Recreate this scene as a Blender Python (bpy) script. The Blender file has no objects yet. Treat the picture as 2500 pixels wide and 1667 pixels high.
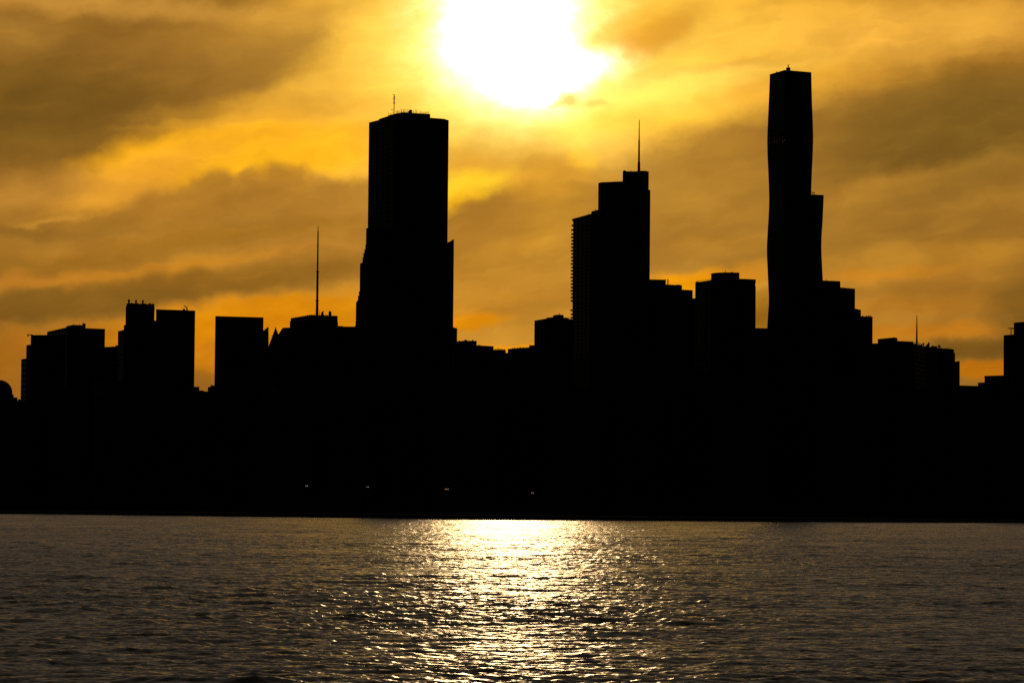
import bpy, math, random
import numpy as np
from mathutils import Vector

# ------------------------------------------------------------------ camera
scn = bpy.context.scene
FPX, CX, CY, HOR = 8364.0, 1250.0, 833.5, 1244.0     # focal length and centre in photo pixels, horizon row
CAMH = 5.0
PITCH = math.atan((HOR - CY) / FPX)
ROLL = math.radians(0.53)
fwd = Vector((0, math.cos(PITCH), math.sin(PITCH)))
up0 = Vector((0, -math.sin(PITCH), math.cos(PITCH)))
rt0 = Vector((1, 0, 0))
rt = rt0 * math.cos(ROLL) + up0 * math.sin(ROLL)
up = up0 * math.cos(ROLL) - rt0 * math.sin(ROLL)

cam_d = bpy.data.cameras.new("camera")
cam = bpy.data.objects.new("camera", cam_d)
scn.collection.objects.link(cam)
cam_d.sensor_width = 36.0
cam_d.lens = 36.0 * FPX / 2500.0
cam_d.clip_start = 0.5
cam_d.clip_end = 200000.0
from mathutils import Matrix
m = Matrix((rt, up, -fwd)).transposed().to_4x4()
m.translation = Vector((0, 0, CAMH))
cam.matrix_world = m
scn.camera = cam

# ------------------------------------------------------------------ render settings
scn.view_settings.view_transform = 'Standard'
scn.view_settings.look = 'None'
scn.view_settings.gamma = 1.0
scn.view_settings.exposure = -3.0
EXPF = 8.0                       # 2**3, what exposure -3 takes away
scn.cycles.use_denoising = False
scn.cycles.max_bounces = 4
scn.cycles.diffuse_bounces = 1
scn.cycles.glossy_bounces = 2
scn.cycles.transparent_max_bounces = 8
scn.cycles.sample_clamp_direct = 60.0
scn.cycles.sample_clamp_indirect = 20.0


def pdir(px, py):
    return (fwd * FPX + rt * (px - CX) - up * (py - CY)).normalized()


def uv(px, py):
    """photo pixel -> sky coordinates: azimuth and elevation, scaled so that they read like pixels"""
    d = pdir(px, py)
    return (math.atan2(d.x, d.y) * FPX + CX, -math.asin(d.z) * FPX + HOR)


SUN_PX = (1268, 75)
sd = pdir(*SUN_PX)
SUN_EL = math.asin(sd.z)
SUN_AZ = math.atan2(sd.x, sd.y)

sun_d = bpy.data.lights.new("sun", 'SUN')
sun = bpy.data.objects.new("sun", sun_d)
scn.collection.objects.link(sun)
sun_d.energy = 5.0
sun_d.angle = math.radians(1.6)
sun_d.color = (1.0, 0.64, 0.30)
sun.rotation_euler = (-sd).to_track_quat('-Z', 'Y').to_euler()
sun.location = (0, 0, 500)

# ------------------------------------------------------------------ sky
world = bpy.data.worlds.new("World")
scn.world = world
world.use_nodes = True
nt = world.node_tree
nt.nodes.clear()
N, L = nt.nodes, nt.links


def lin(c):
    c = c / 255.0
    return c / 12.92 if c <= 0.04045 else ((c + 0.055) / 1.055) ** 2.4


def rgb(c):
    return (lin(c[0]), lin(c[1]), lin(c[2]), 1.0)


def setin(sock, v):
    if isinstance(v, (int, float)):
        sock.default_value = v
    elif isinstance(v, (tuple, list)):
        sock.default_value = v
    else:
        L.new(v, sock)


def math_n(op, a, b=None, c=None, clamp=False):
    n = N.new('ShaderNodeMath')
    n.operation = op
    n.use_clamp = clamp
    setin(n.inputs[0], a)
    if b is not None:
        setin(n.inputs[1], b)
    if c is not None:
        setin(n.inputs[2], c)
    return n.outputs[0]


def vmath(op, a, b=None, out=0):
    n = N.new('ShaderNodeVectorMath')
    n.operation = op
    setin(n.inputs[0], a)
    if b is not None:
        if op == 'SCALE':
            setin(n.inputs[3], b)
        else:
            setin(n.inputs[1], b)
    return n.outputs[out]


def mixc(f, a, b, blend='MIX'):
    n = N.new('ShaderNodeMix')
    n.data_type = 'RGBA'
    n.blend_type = blend
    n.clamp_factor = True
    setin(n.inputs[0], f)
    setin(n.inputs[6], a)
    setin(n.inputs[7], b)
    return n.outputs[2]


def maprange(v, a, b, c, d, mode='SMOOTHSTEP'):
    n = N.new('ShaderNodeMapRange')
    n.interpolation_type = mode
    n.clamp = True
    setin(n.inputs[0], v)
    for k, x in zip((1, 2, 3, 4), (a, b, c, d)):
        n.inputs[k].default_value = x
    return n.outputs[0]


def noise(vec, scale, detail=4.0, rough=0.5, dist=0.0, out='Fac'):
    n = N.new('ShaderNodeTexNoise')
    n.inputs['Scale'].default_value = scale
    n.inputs['Detail'].default_value = detail
    n.inputs['Roughness'].default_value = rough
    n.inputs['Distortion'].default_value = dist
    setin(n.inputs['Vector'], vec)
    return n.outputs[out]


tc = N.new('ShaderNodeTexCoord')
D = vmath('NORMALIZE', tc.outputs['Generated'])
sep = N.new('ShaderNodeSeparateXYZ')
L.new(D, sep.inputs[0])
az = math_n('ARCTAN2', sep.outputs[0], sep.outputs[1])
el = math_n('ARCSINE', sep.outputs[2])
U = math_n('MULTIPLY_ADD', az, FPX, CX)
V = math_n('MULTIPLY_ADD', el, -FPX, HOR)
cmb = N.new('ShaderNodeCombineXYZ')
L.new(U, cmb.inputs[0])
L.new(V, cmb.inputs[1])
UV = cmb.outputs[0]


def mapping(vec, loc, rot, scale):
    n = N.new('ShaderNodeMapping')
    n.vector_type = 'TEXTURE'
    setin(n.inputs[0], vec)
    n.inputs[1].default_value = (loc[0], loc[1], 0)
    n.inputs[2].default_value = (0, 0, math.radians(rot))
    n.inputs[3].default_value = (scale[0], scale[1], 1)
    return n.outputs[0]


def center(noise_col, amp):
    return vmath('MULTIPLY', vmath('SUBTRACT', noise_col, (0.5, 0.5, 0.5)), (amp[0], amp[1], 0))


# streaky warp: clouds drawn out along a line that climbs gently to the right
st = mapping(UV, (0, 0), -9, (420, 110))
w1 = center(noise(st, 1.0, 3, 0.5, 0.3, 'Color'), (150, 46))
rd = mapping(UV, (500, 90), 0, (110, 80))
w2 = center(noise(rd, 1.0, 5, 0.55, 0.0, 'Color'), (95, 66))
W = vmath('ADD', vmath('ADD', UV, w1), w2)           # strongly warped
W2 = vmath('ADD', UV, w2)                            # gently warped
fine = mapping(W2, (0, 0), -8, (300, 80))
nf = noise(fine, 1.0, 5, 0.55, 0.6)


# base: the thin veil in front of the sun, by distance from it
SU = uv(*SUN_PX)
rel = vmath('SUBTRACT', W2, (SU[0], SU[1], 0))
rs = vmath('LENGTH', vmath('MULTIPLY', rel, (1.0, 1.25, 0)), out=1)


def ramp(fac, stops):
    n = N.new('ShaderNodeValToRGB')
    cr = n.color_ramp
    cr.interpolation = 'B_SPLINE'
    while len(cr.elements) < len(stops):
        cr.elements.new(0.5)
    for e, (p, c) in zip(cr.elements, stops):
        e.position = p
        e.color = rgb(c)
    L.new(fac, n.inputs[0])
    return n.outputs[0]


base = ramp(math_n('DIVIDE', rs, 2000.0), [
    (0.0, (255, 232, 120)), (0.12, (255, 222, 95)), (0.22, (255, 196, 60)), (0.35, (236, 172, 56)),
    (0.48, (204, 146, 50)), (0.60, (188, 130, 44)), (0.75, (150, 106, 38)), (1.0, (100, 74, 32))])

# clouds, far to near: centre, radii, tilt (climbing right is negative), softness, colour, opacity, warp
T, S = 'T', 'S'
LAY = [
    # clear orange strips under the cloud deck
    (420, 860, 620, 85, -4, .5, (206, 128, 10), .95, S),
    (60, 900, 330, 120, 0, .9, (152, 98, 28), .8, S),
    (700, 770, 420, 62, -5, .5, (222, 142, 4), .95, S),
    (505, 950, 420, 50, 0, .8, (150, 98, 30), .85, S),
    (700, 800, 150, 36, 0, .8, (205, 125, 4), .7, S),
    (1240, 640, 330, 230, 0, .8, (190, 134, 44), .95, S),
    (1600, 560, 420, 200, -6, .8, (182, 130, 48), .95, S),
    (1320, 480, 330, 150, 0, .7, (206, 150, 46), .8, S),
    # upper left heavy bank
    (150, 200, 690, 222, -15, .22, (150, 106, 40), .95, S),
    (110, 250, 400, 160, -12, .8, (114, 83, 28), .95, S),
    (420, 120, 330, 75, -6, .8, (152, 108, 42), .7, T),
    (230, 12, 520, 30, 2, .9, (204, 150, 64), .85, T),
    (40, 90, 120, 60, 0, .9, (166, 122, 50), .6, T),
    (700, 50, 260, 70, -10, .9, (214, 158, 58), .6, T),
    # bright lens between the banks
    (590, 372, 400, 74, -8, .40, (255, 184, 28), .95, S),
    (310, 450, 260, 52, -24, .7, (236, 166, 48), .75, S),
    (70, 470, 190, 60, -8, .8, (196, 140, 56), .7, T),
    (720, 395, 210, 46, -4, .7, (255, 188, 26), .85, S),
    (690, 268, 300, 36, -6, .8, (212, 154, 46), .75, T),
    (560, 300, 240, 16, -6, .8, (232, 168, 46), .6, T),
    # cumulus heads and the band they stand on
    (800, 575, 560, 128, -9, .22, (176, 124, 44), .95, S),
    (760, 500, 260, 62, -2, .35, (178, 126, 46), .9, S),
    (522, 446, 56, 44, -8, .55, (174, 122, 42), .9, S),
    (613, 440, 34, 40, 12, .6, (180, 127, 46), .8, S),
    (696, 446, 66, 48, 6, .5, (178, 125, 44), .9, S),
    (400, 520, 260, 52, -16, .5, (172, 120, 42), .9, S),
    (130, 560, 290, 58, -2, .8, (158, 112, 40), .85, T),
    (50, 566, 130, 20, 0, .8, (132, 94, 34), .7, S),
    (120, 536, 110, 9, -8, .9, (200, 144, 54), .7, T),
    (640, 560, 300, 22, -6, .9, (166, 116, 36), .6, T),
    (500, 572, 120, 14, -10, .9, (190, 134, 36), .6, T),
    (280, 620, 400, 34, -12, .9, (150, 104, 30), .7, T),
    (820, 640, 300, 60, -6, .9, (166, 116, 42), .7, T),
    (370, 655, 330, 22, -9, .8, (200, 134, 34), .75, T),
    (60, 692, 240, 26, -6, .9, (190, 124, 38), .75, T),
    (540, 688, 440, 40, -7, .55, (146, 102, 32), .95, S),
    (100, 748, 420, 40, -6, .5, (130, 92, 30), .92, S),
    # right of the broad tower
    (1180, 410, 120, 34, 10, .8, (232, 168, 48), .8, S),
    (1130, 452, 150, 40, -12, .7, (255, 208, 40), .9, S),
    (1105, 500, 90, 26, -20, .8, (248, 186, 24), .7, S),
    (1150, 782, 92, 30, -4, .6, (228, 146, 2), .95, S),
    (1240, 740, 160, 30, 0, .9, (188, 130, 40), .6, S),
    (1270, 850, 130, 11, -4, .6, (234, 150, 2), .9, S),
    (1350, 440, 120, 66, 0, .4, (214, 154, 46), .8, S),
    (1432, 384, 46, 34, 0, .7, (250, 190, 40), .85, S),
    # upper right
    (1850, 95, 420, 90, -6, .8, (255, 200, 72), .75, T),
    (2260, 70, 380, 80, -4, .8, (236, 176, 68), .8, T),
    (1600, 80, 150, 48, -28, .75, (214, 154, 44), .85, T),
    (1520, 130, 90, 34, -20, .8, (246, 178, 52), .7, T),
    (1795, 158, 160, 17, -8, .8, (222, 162, 54), .75, T),
    (1640, 205, 300, 40, -8, .9, (255, 218, 96), .6, T),
    (1560, 300, 260, 36, -4, .8, (255, 200, 54), .8, S),
    # right bank
    (2150, 420, 780, 215, -10, .22, (164, 118, 44), .97, S),
    (2360, 290, 430, 150, -12, .85, (124, 92, 34), .85, S),
    (2350, 330, 330, 150, -10, .9, (120, 90, 32), .75, S),
    (1640, 440, 240, 110, -8, .8, (186, 136, 50), .7, S),
    (2120, 460, 330, 34, -12, .9, (178, 128, 46), .7, T),
    (2440, 410, 180, 30, -8, .9, (150, 110, 40), .7, T),
    (2300, 560, 420, 60, -6, .9, (154, 110, 40), .6, T),
    (2250, 620, 400, 36, -6, .8, (188, 134, 44), .75, T),
    (1740, 600, 200, 36, -4, .9, (190, 136, 46), .6, T),
    (2160, 662, 200, 16, -6, .8, (202, 134, 34), .8, T),
    (2250, 705, 380, 32, -4, .8, (156, 108, 36), .75, T),
    (2200, 750, 330, 26, -4, .8, (176, 118, 34), .75, T),
    (1668, 690, 170, 30, -6, .6, (244, 160, 2), .95, S),
    (1860, 672, 90, 30, 0, .8, (204, 136, 32), .8, S),
    (1860, 780, 60, 62, 0, .8, (140, 92, 16), .85, S),
    (2240, 812, 250, 22, -4, .7, (192, 122, 24), .85, S),
    (2420, 850, 260, 30, -3, .6, (116, 82, 26), .9, S),
    (2400, 905, 260, 28, -2, .5, (186, 112, 6), .92, S),
    (2530, 740, 120, 120, 0, .9, (112, 82, 28), .7, S),
]
fw = center(noise(mapping(UV, (30, 10), -10, (62, 38)), 1.0, 4, 0.6, 0.0, 'Color'), (70, 44))
W3 = vmath('ADD', W2, fw)
col = base
for (x, y, rx, ry, rot, soft, c, op, wm) in LAY:
    u_, v_ = uv(x, y)
    # the tiny term makes the layers compile one after another (Cycles has a small stack)
    sq = N.new('ShaderNodeVectorMath'); sq.operation = 'MULTIPLY_ADD'
    L.new(col, sq.inputs[0]); sq.inputs[1].default_value = (1e-5, 1e-5, 0); L.new(W if wm == T else W2, sq.inputs[2])
    q = mapping(sq.outputs[0], (u_, v_), rot + 0.5, (rx, ry))
    r = vmath('LENGTH', q, out=1)
    f = maprange(r, max(0.0, 1 - soft), 1 + soft * 0.55, op, 0.0)
    col = mixc(f, col, rgb(c))
# fine streaks inside the cloud
sf = maprange(nf, 0.28, 0.72, 0.90, 1.10, 'LINEAR')
col = vmath('SCALE', col, sf)
# mottling: soft billows and thin wisps
bl = noise(mapping(W2, (300, 0), -14, (170, 85)), 1.0, 4, 0.5, 0.0)
col = vmath('MULTIPLY', col, mixc(maprange(bl, 0.3, 0.7, 0, 1), (0.91, 0.89, 0.88, 1), (1.08, 1.08, 1.04, 1)))
ws = noise(mapping(W2, (0, 700), -6, (260, 30)), 1.0, 3, 0.45, 0.2)
col = vmath('SCALE', col, maprange(ws, 0.52, 0.8, 1.0, 1.10))

# glare of the veiled sun (white core with a lobe to the right, yellow skirt)
def blob(loc, r, amp, power=1.0, vec=W2, rot=0):
    q = mapping(vec, uv(*loc), rot, r)
    d = vmath('LENGTH', q, out=1)
    e = math_n('EXPONENT', math_n('MULTIPLY', math_n('POWER', d, 2.0 * power), -1.0))
    return math_n('MULTIPLY', e, amp)


core = math_n('ADD', blob((1228, 84), (130, 120), 5.0, vec=W3), blob((1300, 188), (100, 62), 4.0, vec=W3))
core = math_n('ADD', core, blob((1425, 156), (78, 46), 2.4, rot=-8, vec=W3))
core = math_n('ADD', core, blob((1268, -8), (118, 74), 4.0, vec=W3))
skirt = math_n('ADD', blob((1250, 130), (330, 165), 0.42, 0.8, W, -6), blob((1560, 240), (230, 60), 0.28, 1.0, W, -6))
skirt = math_n('ADD', skirt, blob((1430, 330), (130, 55), 0.35, 1.0, W2, 20))
wcol = vmath('SCALE', (1.0, 0.95, 0.62), core)
scol = vmath('SCALE', (1.0, 0.72, 0.16), skirt)
col = vmath('ADD', col, vmath('ADD', wcol, scol))
# two scraps of cloud crossing the glare
for (x, y, rx, ry, rot, c, op) in [(1560, 66, 120, 50, -28, (246, 180, 48), .7), (1615, 84, 84, 26, -24, (222, 158, 48), .6), (1480, 95, 36, 26, -30, (252, 204, 70), .5), (1392, 243, 26, 19, 25, (238, 186, 62), .9), (1362, 250, 24, 8, -20, (248, 205, 90), .7),
                                   (1455, 256, 30, 9, 10, (248, 205, 84), .7)]:
    q = mapping(W2, uv(x, y), rot, (rx, ry))
    f = maprange(vmath('LENGTH', q, out=1), 0.2, 1.7, op * .85, 0.0)
    col = mixc(f, col, rgb(c))

# the deck greys and dims away from the sun; past it the open sky
dot = vmath('DOT_PRODUCT', D, tuple(sd), out=1)
ang = math_n('ARCCOSINE', math_n('MINIMUM', dot, 1.0))
far = ramp(math_n('DIVIDE', ang, math.pi), [
    (0.0, (108, 98, 86)), (0.10, (88, 81, 73)), (0.22, (70, 65, 60)), (0.4, (22, 22, 24)), (0.6, (5, 6, 8)), (1.0, (3, 4, 6))])
highf = maprange(el, math.radians(8.6), math.radians(10.5), 0.0, 1.0)
widef = maprange(math_n('ABSOLUTE', az), math.radians(9.5), math.radians(22.0), 0.0, 1.0)
farf = math_n('MULTIPLY', math_n('MAXIMUM', highf, widef), maprange(ang, math.radians(2.2), math.radians(6.5), 0.0, 1.0))
col = mixc(farf, col, far)
hs = N.new('ShaderNodeHueSaturation'); hs.inputs['Saturation'].default_value = 1.0; hs.inputs['Value'].default_value = 1.0
L.new(vmath('MULTIPLY', col, (1.03, .975, .88)), hs.inputs['Color'])
clouds = vmath('SCALE', hs.outputs[0], EXPF)

sky = N.new('ShaderNodeTexSky')
sky.sky_type = 'NISHITA'
sky.sun_disc = False
sky.sun_elevation = SUN_EL
sky.sun_rotation = SUN_AZ
sky.altitude = 180
nish = vmath('SCALE', sky.outputs[0], 0.05)
skyf = maprange(ang, math.radians(40), math.radians(110), 0.02, 0.12)
tot = mixc(skyf, clouds, nish)
bg = N.new('ShaderNodeBackground')
L.new(tot, bg.inputs[0])
bg.inputs[1].default_value = 1.0
wo = N.new('ShaderNodeOutputWorld')
L.new(bg.outputs[0], wo.inputs[0])
world.cycles.sampling_method = 'MANUAL'
world.cycles.sample_map_resolution = 2048

# ------------------------------------------------------------------ materials
def new_mat(name):
    mt = bpy.data.materials.new(name)
    mt.use_nodes = True
    t = mt.node_tree
    b = t.nodes.get('Principled BSDF')
    return mt, t, b


def facade(name, wall, glass, fw, fh, rough=0.6, share=0.55):
    """window grid: bays fw wide, storeys fh high"""
    mt, t, b = new_mat(name)
    nn, ll = t.nodes, t.links
    g = nn.new('ShaderNodeTexCoord')
    s = nn.new('ShaderNodeSeparateXYZ')
    ll.new(g.outputs['Object'], s.inputs[0])

    def mm(op, a, b_=None):
        n = nn.new('ShaderNodeMath'); n.operation = op
        for i, v in ((0, a), (1, b_)):
            if v is None: continue
            if isinstance(v, (int, float)): n.inputs[i].default_value = v
            else: ll.new(v, n.inputs[i])
        return n.outputs[0]
    fz = mm('FRACT', mm('DIVIDE', s.outputs[2], fh))
    h = mm('ADD', s.outputs[0], mm('MULTIPLY', s.outputs[1], 0.73))
    fx = mm('FRACT', mm('DIVIDE', h, fw))
    win = mm('MULTIPLY', mm('LESS_THAN', fz, share + 0.1), mm('LESS_THAN', fx, share + 0.15))
    nz = nn.new('ShaderNodeTexNoise'); nz.inputs['Scale'].default_value = 0.15; nz.inputs['Detail'].default_value = 5
    ll.new(g.outputs['Object'], nz.inputs['Vector'])
    mx = nn.new('ShaderNodeMix'); mx.data_type = 'RGBA'
    ll.new(win, mx.inputs[0])
    mw = nn.new('ShaderNodeMix'); mw.data_type = 'RGBA'
    ll.new(nz.outputs[0], mw.inputs[0])
    mw.inputs[6].default_value = (*[c * 0.8 for c in wall], 1); mw.inputs[7].default_value = (*[c * 1.2 for c in wall], 1)
    ll.new(mw.outputs[2], mx.inputs[6]); mx.inputs[7].default_value = (*glass, 1)
    ll.new(mx.outputs[2], b.inputs['Base Color'])
    rr = mm('SUBTRACT', rough, mm('MULTIPLY', win, rough - 0.35))
    b.inputs['Specular IOR Level'].default_value = 0.02
    ll.new(rr, b.inputs['Roughness'])
    return mt


M_STONE = facade('grey_stone_facade', (.045, .042, .04), (.02, .025, .03), 3.0, 3.9)
M_GLASS = facade('dark_glass_facade', (.035, .035, .04), (.02, .025, .03), 1.6, 3.6, 0.4, 0.75)
M_CONC = facade('concrete_facade', (.05, .048, .045), (.02, .022, .025), 4.2, 3.1, 0.8, 0.5)
M_BRICK = facade('brown_brick_facade', (.06, .04, .03), (.02, .022, .025), 3.4, 3.4, 0.8, 0.45)


def plain(name, c, rough=0.7, metal=0.0):
    mt, t, b = new_mat(name)
    nz = t.nodes.new('ShaderNodeTexNoise'); nz.inputs['Scale'].default_value = 0.6; nz.inputs['Detail'].default_value = 4
    g = t.nodes.new('ShaderNodeTexCoord'); t.links.new(g.outputs['Object'], nz.inputs['Vector'])
    mx = t.nodes.new('ShaderNodeMix'); mx.data_type = 'RGBA'
    t.links.new(nz.outputs[0], mx.inputs[0])
    mx.inputs[6].default_value = (*[v * .75 for v in c], 1); mx.inputs[7].default_value = (*[v * 1.25 for v in c], 1)
    t.links.new(mx.outputs[2], b.inputs['Base Color'])
    b.inputs['Specular IOR Level'].default_value = 0.03; b.inputs['Roughness'].default_value = rough; b.inputs['Metallic'].default_value = metal
    return mt


M_METAL = plain('dark_roof_metal', (.06, .06, .06), 0.6)
M_ROOF = plain('roof_gravel', (.10, .10, .095), 0.9)
M_SAND = plain('ground_soil', (.07, .065, .05), 0.95)
M_SEAWALL = plain('seawall_concrete', (.16, .155, .14), 0.9)
M_LEAF = plain('dark_foliage', (.045, .06, .025), 0.8)
M_BARK = plain('bark', (.05, .04, .03), 0.9)
M_TINT, t_, b_ = new_mat('tinted_glass')
t_.nodes.remove(b_)
tr = t_.nodes.new('ShaderNodeBsdfTransparent'); tr.inputs[0].default_value = (.10, .09, .09, 1)
gl = t_.nodes.new('ShaderNodeBsdfGlossy'); gl.inputs['Roughness'].default_value = 0.05; gl.inputs[0].default_value = (.04, .04, .045, 1)
ad = t_.nodes.new('ShaderNodeAddShader')
t_.links.new(tr.outputs[0], ad.inputs[0]); t_.links.new(gl.outputs[0], ad.inputs[1])
t_.links.new(ad.outputs[0], t_.nodes['Material Output'].inputs[0])


def lampmat(name, c, s):
    mt, t, b = new_mat(name)
    b.inputs['Base Color'].default_value = (.6, .6, .6, 1)
    b.inputs['Emission Color'].default_value = (*c, 1); b.inputs['Emission Strength'].default_value = s
    return mt


# ------------------------------------------------------------------ mesh helpers
GROUND = 2.0


def wpt(px, py, d):
    v = pdir(px, py)
    return Vector((v.x / v.y * d, d, CAMH + v.z / v.y * d))


def depth_for(px, py, H):
    v = pdir(px, py)
    return (H - CAMH) / (v.z / v.y)


class MB:
    def __init__(s):
        s.v, s.f = [], []

    def add(s, vs, fs):
        o = len(s.v)
        s.v += [Vector(x) for x in vs]
        s.f += [[i + o for i in f] for f in fs]
        return s

    def prism(s, foot, z0, z1):
        """foot: list of (x, y); z0, z1 numbers or per-corner lists"""
        n = len(foot)
        a = sum(foot[i][0] * foot[(i + 1) % n][1] - foot[(i + 1) % n][0] * foot[i][1] for i in range(n))
        z0 = [z0] * n if isinstance(z0, (int, float)) else list(z0)
        z1 = [z1] * n if isinstance(z1, (int, float)) else list(z1)
        if a < 0:
            foot = foot[::-1]; z0 = z0[::-1]; z1 = z1[::-1]
        vs = [(p[0], p[1], z) for p, z in zip(foot, z0)] + [(p[0], p[1], z) for p, z in zip(foot, z1)]
        fs = [[i, (i + 1) % n, n + (i + 1) % n, n + i] for i in range(n)]
        fs += [list(range(n))[::-1], list(range(n, 2 * n))]
        return s.add(vs, fs)

    def box(s, c, hx, hy, z0, z1, ang=0.0):
        ca, sa = math.cos(ang), math.sin(ang)
        ft = [(c[0] + ca * a * hx - sa * b * hy, c[1] + sa * a * hx + ca * b * hy) for a, b in ((-1, -1), (1, -1), (1, 1), (-1, 1))]
        return s.prism(ft, z0, z1)

    def cone(s, c, rs, zs, n=10):
        vs, fs = [], []
        for r, z in zip(rs, zs):
            for i in range(n):
                a = 2 * math.pi * i / n
                vs.append((c[0] + r * math.cos(a), c[1] + r * math.sin(a), z))
        for k in range(len(rs) - 1):
            for i in range(n):
                j = (i + 1) % n
                fs.append([k * n + i, k * n + j, (k + 1) * n + j, (k + 1) * n + i])
        fs.append(list(range(n))[::-1]); fs.append([(len(rs) - 1) * n + i for i in range(n)])
        return s.add(vs, fs)

    def bar(s, p, q, r, n=6):
        p, q = Vector(p), Vector(q)
        d = (q - p).normalized()
        a = d.orthogonal().normalized(); b = d.cross(a)
        vs = [c + a * math.cos(2 * math.pi * i / n) * r + b * math.sin(2 * math.pi * i / n) * r for c in (p, q) for i in range(n)]
        fs = [[i, (i + 1) % n, n + (i + 1) % n, n + i] for i in range(n)] + [list(range(n))[::-1], list(range(n, 2 * n))]
        return s.add(vs, fs)

    def build(s, name, mt, parent=None):
        me = bpy.data.meshes.new(name)
        loc = Vector((0, 0, 0))
        if parent is not None:
            loc = parent['_w'] if False else Vector(ROOTLOC[parent.name])
        me.from_pydata([tuple(x - loc) for x in s.v], [], s.f)
        me.materials.append(mt)
        me.update()
        o = bpy.data.objects.new(name, me)
        scn.collection.objects.link(o)
        if parent is not None:
            o.parent = parent
            ROOTLOC[o.name] = tuple(loc)
        return o


ROOTLOC = {}


def thing(name, label, cat, loc, group=None):
    o = bpy.data.objects.new(name, None)
    scn.collection.objects.link(o)
    o.location = loc
    o.empty_display_size = 5
    o['label'] = label; o['category'] = cat
    if group: o['group'] = group
    ROOTLOC[o.name] = tuple(loc)
    return o


def foot_from_roof(pts, d0, back, ref=None):
    """roofline corners seen in the photo -> footprint of a flat roofed block of one height.
    The nearest corner stands at distance d0; the others recede as their roof edge drops."""
    if ref is None:
        slopes = [pdir(*p).z / pdir(*p).y for p in pts]
        ref = slopes.index(max(slopes))
    H = wpt(*pts[ref], d0).z
    foot = []
    for p in pts:
        d = min(max(depth_for(*p, H), d0 - 5), d0 + 110)
        v = pdir(*p)
        foot.append((v.x / v.y * d, d))
    for rng_ in (range(ref + 1, len(foot)), range(ref - 1, -1, -1)):      # no wall recedes steeper than a real corner would
        for i in rng_:
            q = foot[i - 1] if i > ref else foot[i + 1]
            lim = 3.2 * abs(foot[i][0] - q[0]) if abs(pts[i][0] - pts[i - 1 if i > ref else i + 1][0]) > 6 else 0.8
            d = max(q[1] - lim, min(q[1] + lim, foot[i][1]))
            v = pdir(*pts[i])
            foot[i] = (v.x / v.y * d, d)
    mid = pdir(sum(p[0] for p in pts) / len(pts), pts[0][1])
    k = mid.x / mid.y
    dm = max(f[1] for f in foot) + back
    xl, xr = foot[0], foot[-1]
    # back corners stay inside the front edges' sight lines so the block reads the same from nearby
    bl = (xl[0] + k * (dm - xl[1]) + 0.5, dm)
    br = (xr[0] + k * (dm - xr[1]) - 0.5, dm)
    return foot + [br, bl], H


def block(root, name, pts, d0, mt, back=35, z0=GROUND, ref=None, parapet=False):
    ft, H = foot_from_roof(pts, d0, back, ref)
    m_ = MB().prism(ft, z0, H)
    o = m_.build(name, mt, root)
    if parapet:
        c = (sum(p[0] for p in ft) / len(ft), sum(p[1] for p in ft) / len(ft))
        inner = [(c[0] + (p[0] - c[0]) * .97, c[1] + (p[1] - c[1]) * .97) for p in ft]
        MB().prism(inner, H - 0.02, H + 0.6).build('roof_deck', M_ROOF, root)
    return o, ft, H


def root_for(name, label, cat, px, d, group=None):
    p = wpt(px, HOR, d)
    return thing(name, label, cat, (p.x, d, GROUND), group)


def mast(root, px, y0, y1, d, w=2.0, name='roof_mast', mt=None, taper=0.6):
    """thin mast from pixel row y0 (foot) to y1 (tip); w is its width in photo pixels"""
    a, b = wpt(px, y0, d), wpt(px, y1, d)
    r = w / 2 * d / FPX
    return MB().cone((a.x, a.y), (r, r * taper), (a.z - 1.0, b.z), 8).build(name, mt or M_METAL, root)


def kit(root, x0, x1, y0, y1, d, name='roof_plant', deep=8, mt=None):
    """roof-top box between two pixel columns and rows"""
    a, b = wpt(x0, y0, d), wpt(x1, y1, d)
    return MB().box(((a.x + b.x) / 2, d + deep / 2), (b.x - a.x) / 2, deep / 2, a.z - 1.0, b.z).build(name, mt or M_METAL, root)


def dish(root, px, py, d, r_px, tilt=0.6):
    c = wpt(px, py, d)
    r = r_px * d / FPX
    vs, fs = [], []
    ax = Vector((-math.cos(tilt) * .8, -0.6, math.sin(tilt))).normalized()
    a = ax.orthogonal().normalized(); b = ax.cross(a)
    n = 14
    rings = [0.0, .5, 1.0]
    vs.append(c - ax * r * .35)
    for q in rings[1:]:
        for i in range(n):
            t = 2 * math.pi * i / n
            vs.append(c + (a * math.cos(t) + b * math.sin(t)) * r * q - ax * r * .35 * (1 - q * q))
    for i in range(n):
        j = (i + 1) % n
        fs.append([0, 1 + i, 1 + j]); fs.append([1 + i, 1 + n + i, 1 + n + j, 1 + j])
    vs2 = [v - ax * 0.25 for v in vs]
    off = len(vs)
    fs += [[k + off for k in f[::-1]] for f in fs]
    m_ = MB().add(vs + vs2, fs)
    m_.bar(c - ax * r * .3, c - ax * r * .3 + Vector((0, 0, -r * 1.4)), r * .12)
    return m_.build('satellite_dish', M_METAL, root)


# ------------------------------------------------------------------ water
def wave_tile(n, size, lam_p, rms, seed, wdir, spread):
    rng = np.random.default_rng(seed)
    k1 = np.fft.fftfreq(n, d=size / n) * 2 * np.pi
    kx, ky = np.meshgrid(k1, k1, indexing='ij')
    k = np.sqrt(kx ** 2 + ky ** 2); k[0, 0] = 1
    kp = 2 * np.pi / lam_p
    ca = (kx * math.cos(wdir) + ky * math.sin(wdir)) / k
    dirf = (1 - spread) * ca ** 2 + spread
    spec = k ** -3.4 * np.exp(-1.1 * (kp / k) ** 2) * dirf
    spec[0, 0] = 0
    amp = np.sqrt(spec) * (rng.normal(size=k.shape) + 1j * rng.normal(size=k.shape))
    h = np.real(np.fft.ifft2(amp))
    return h * rms / h.std()


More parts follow.
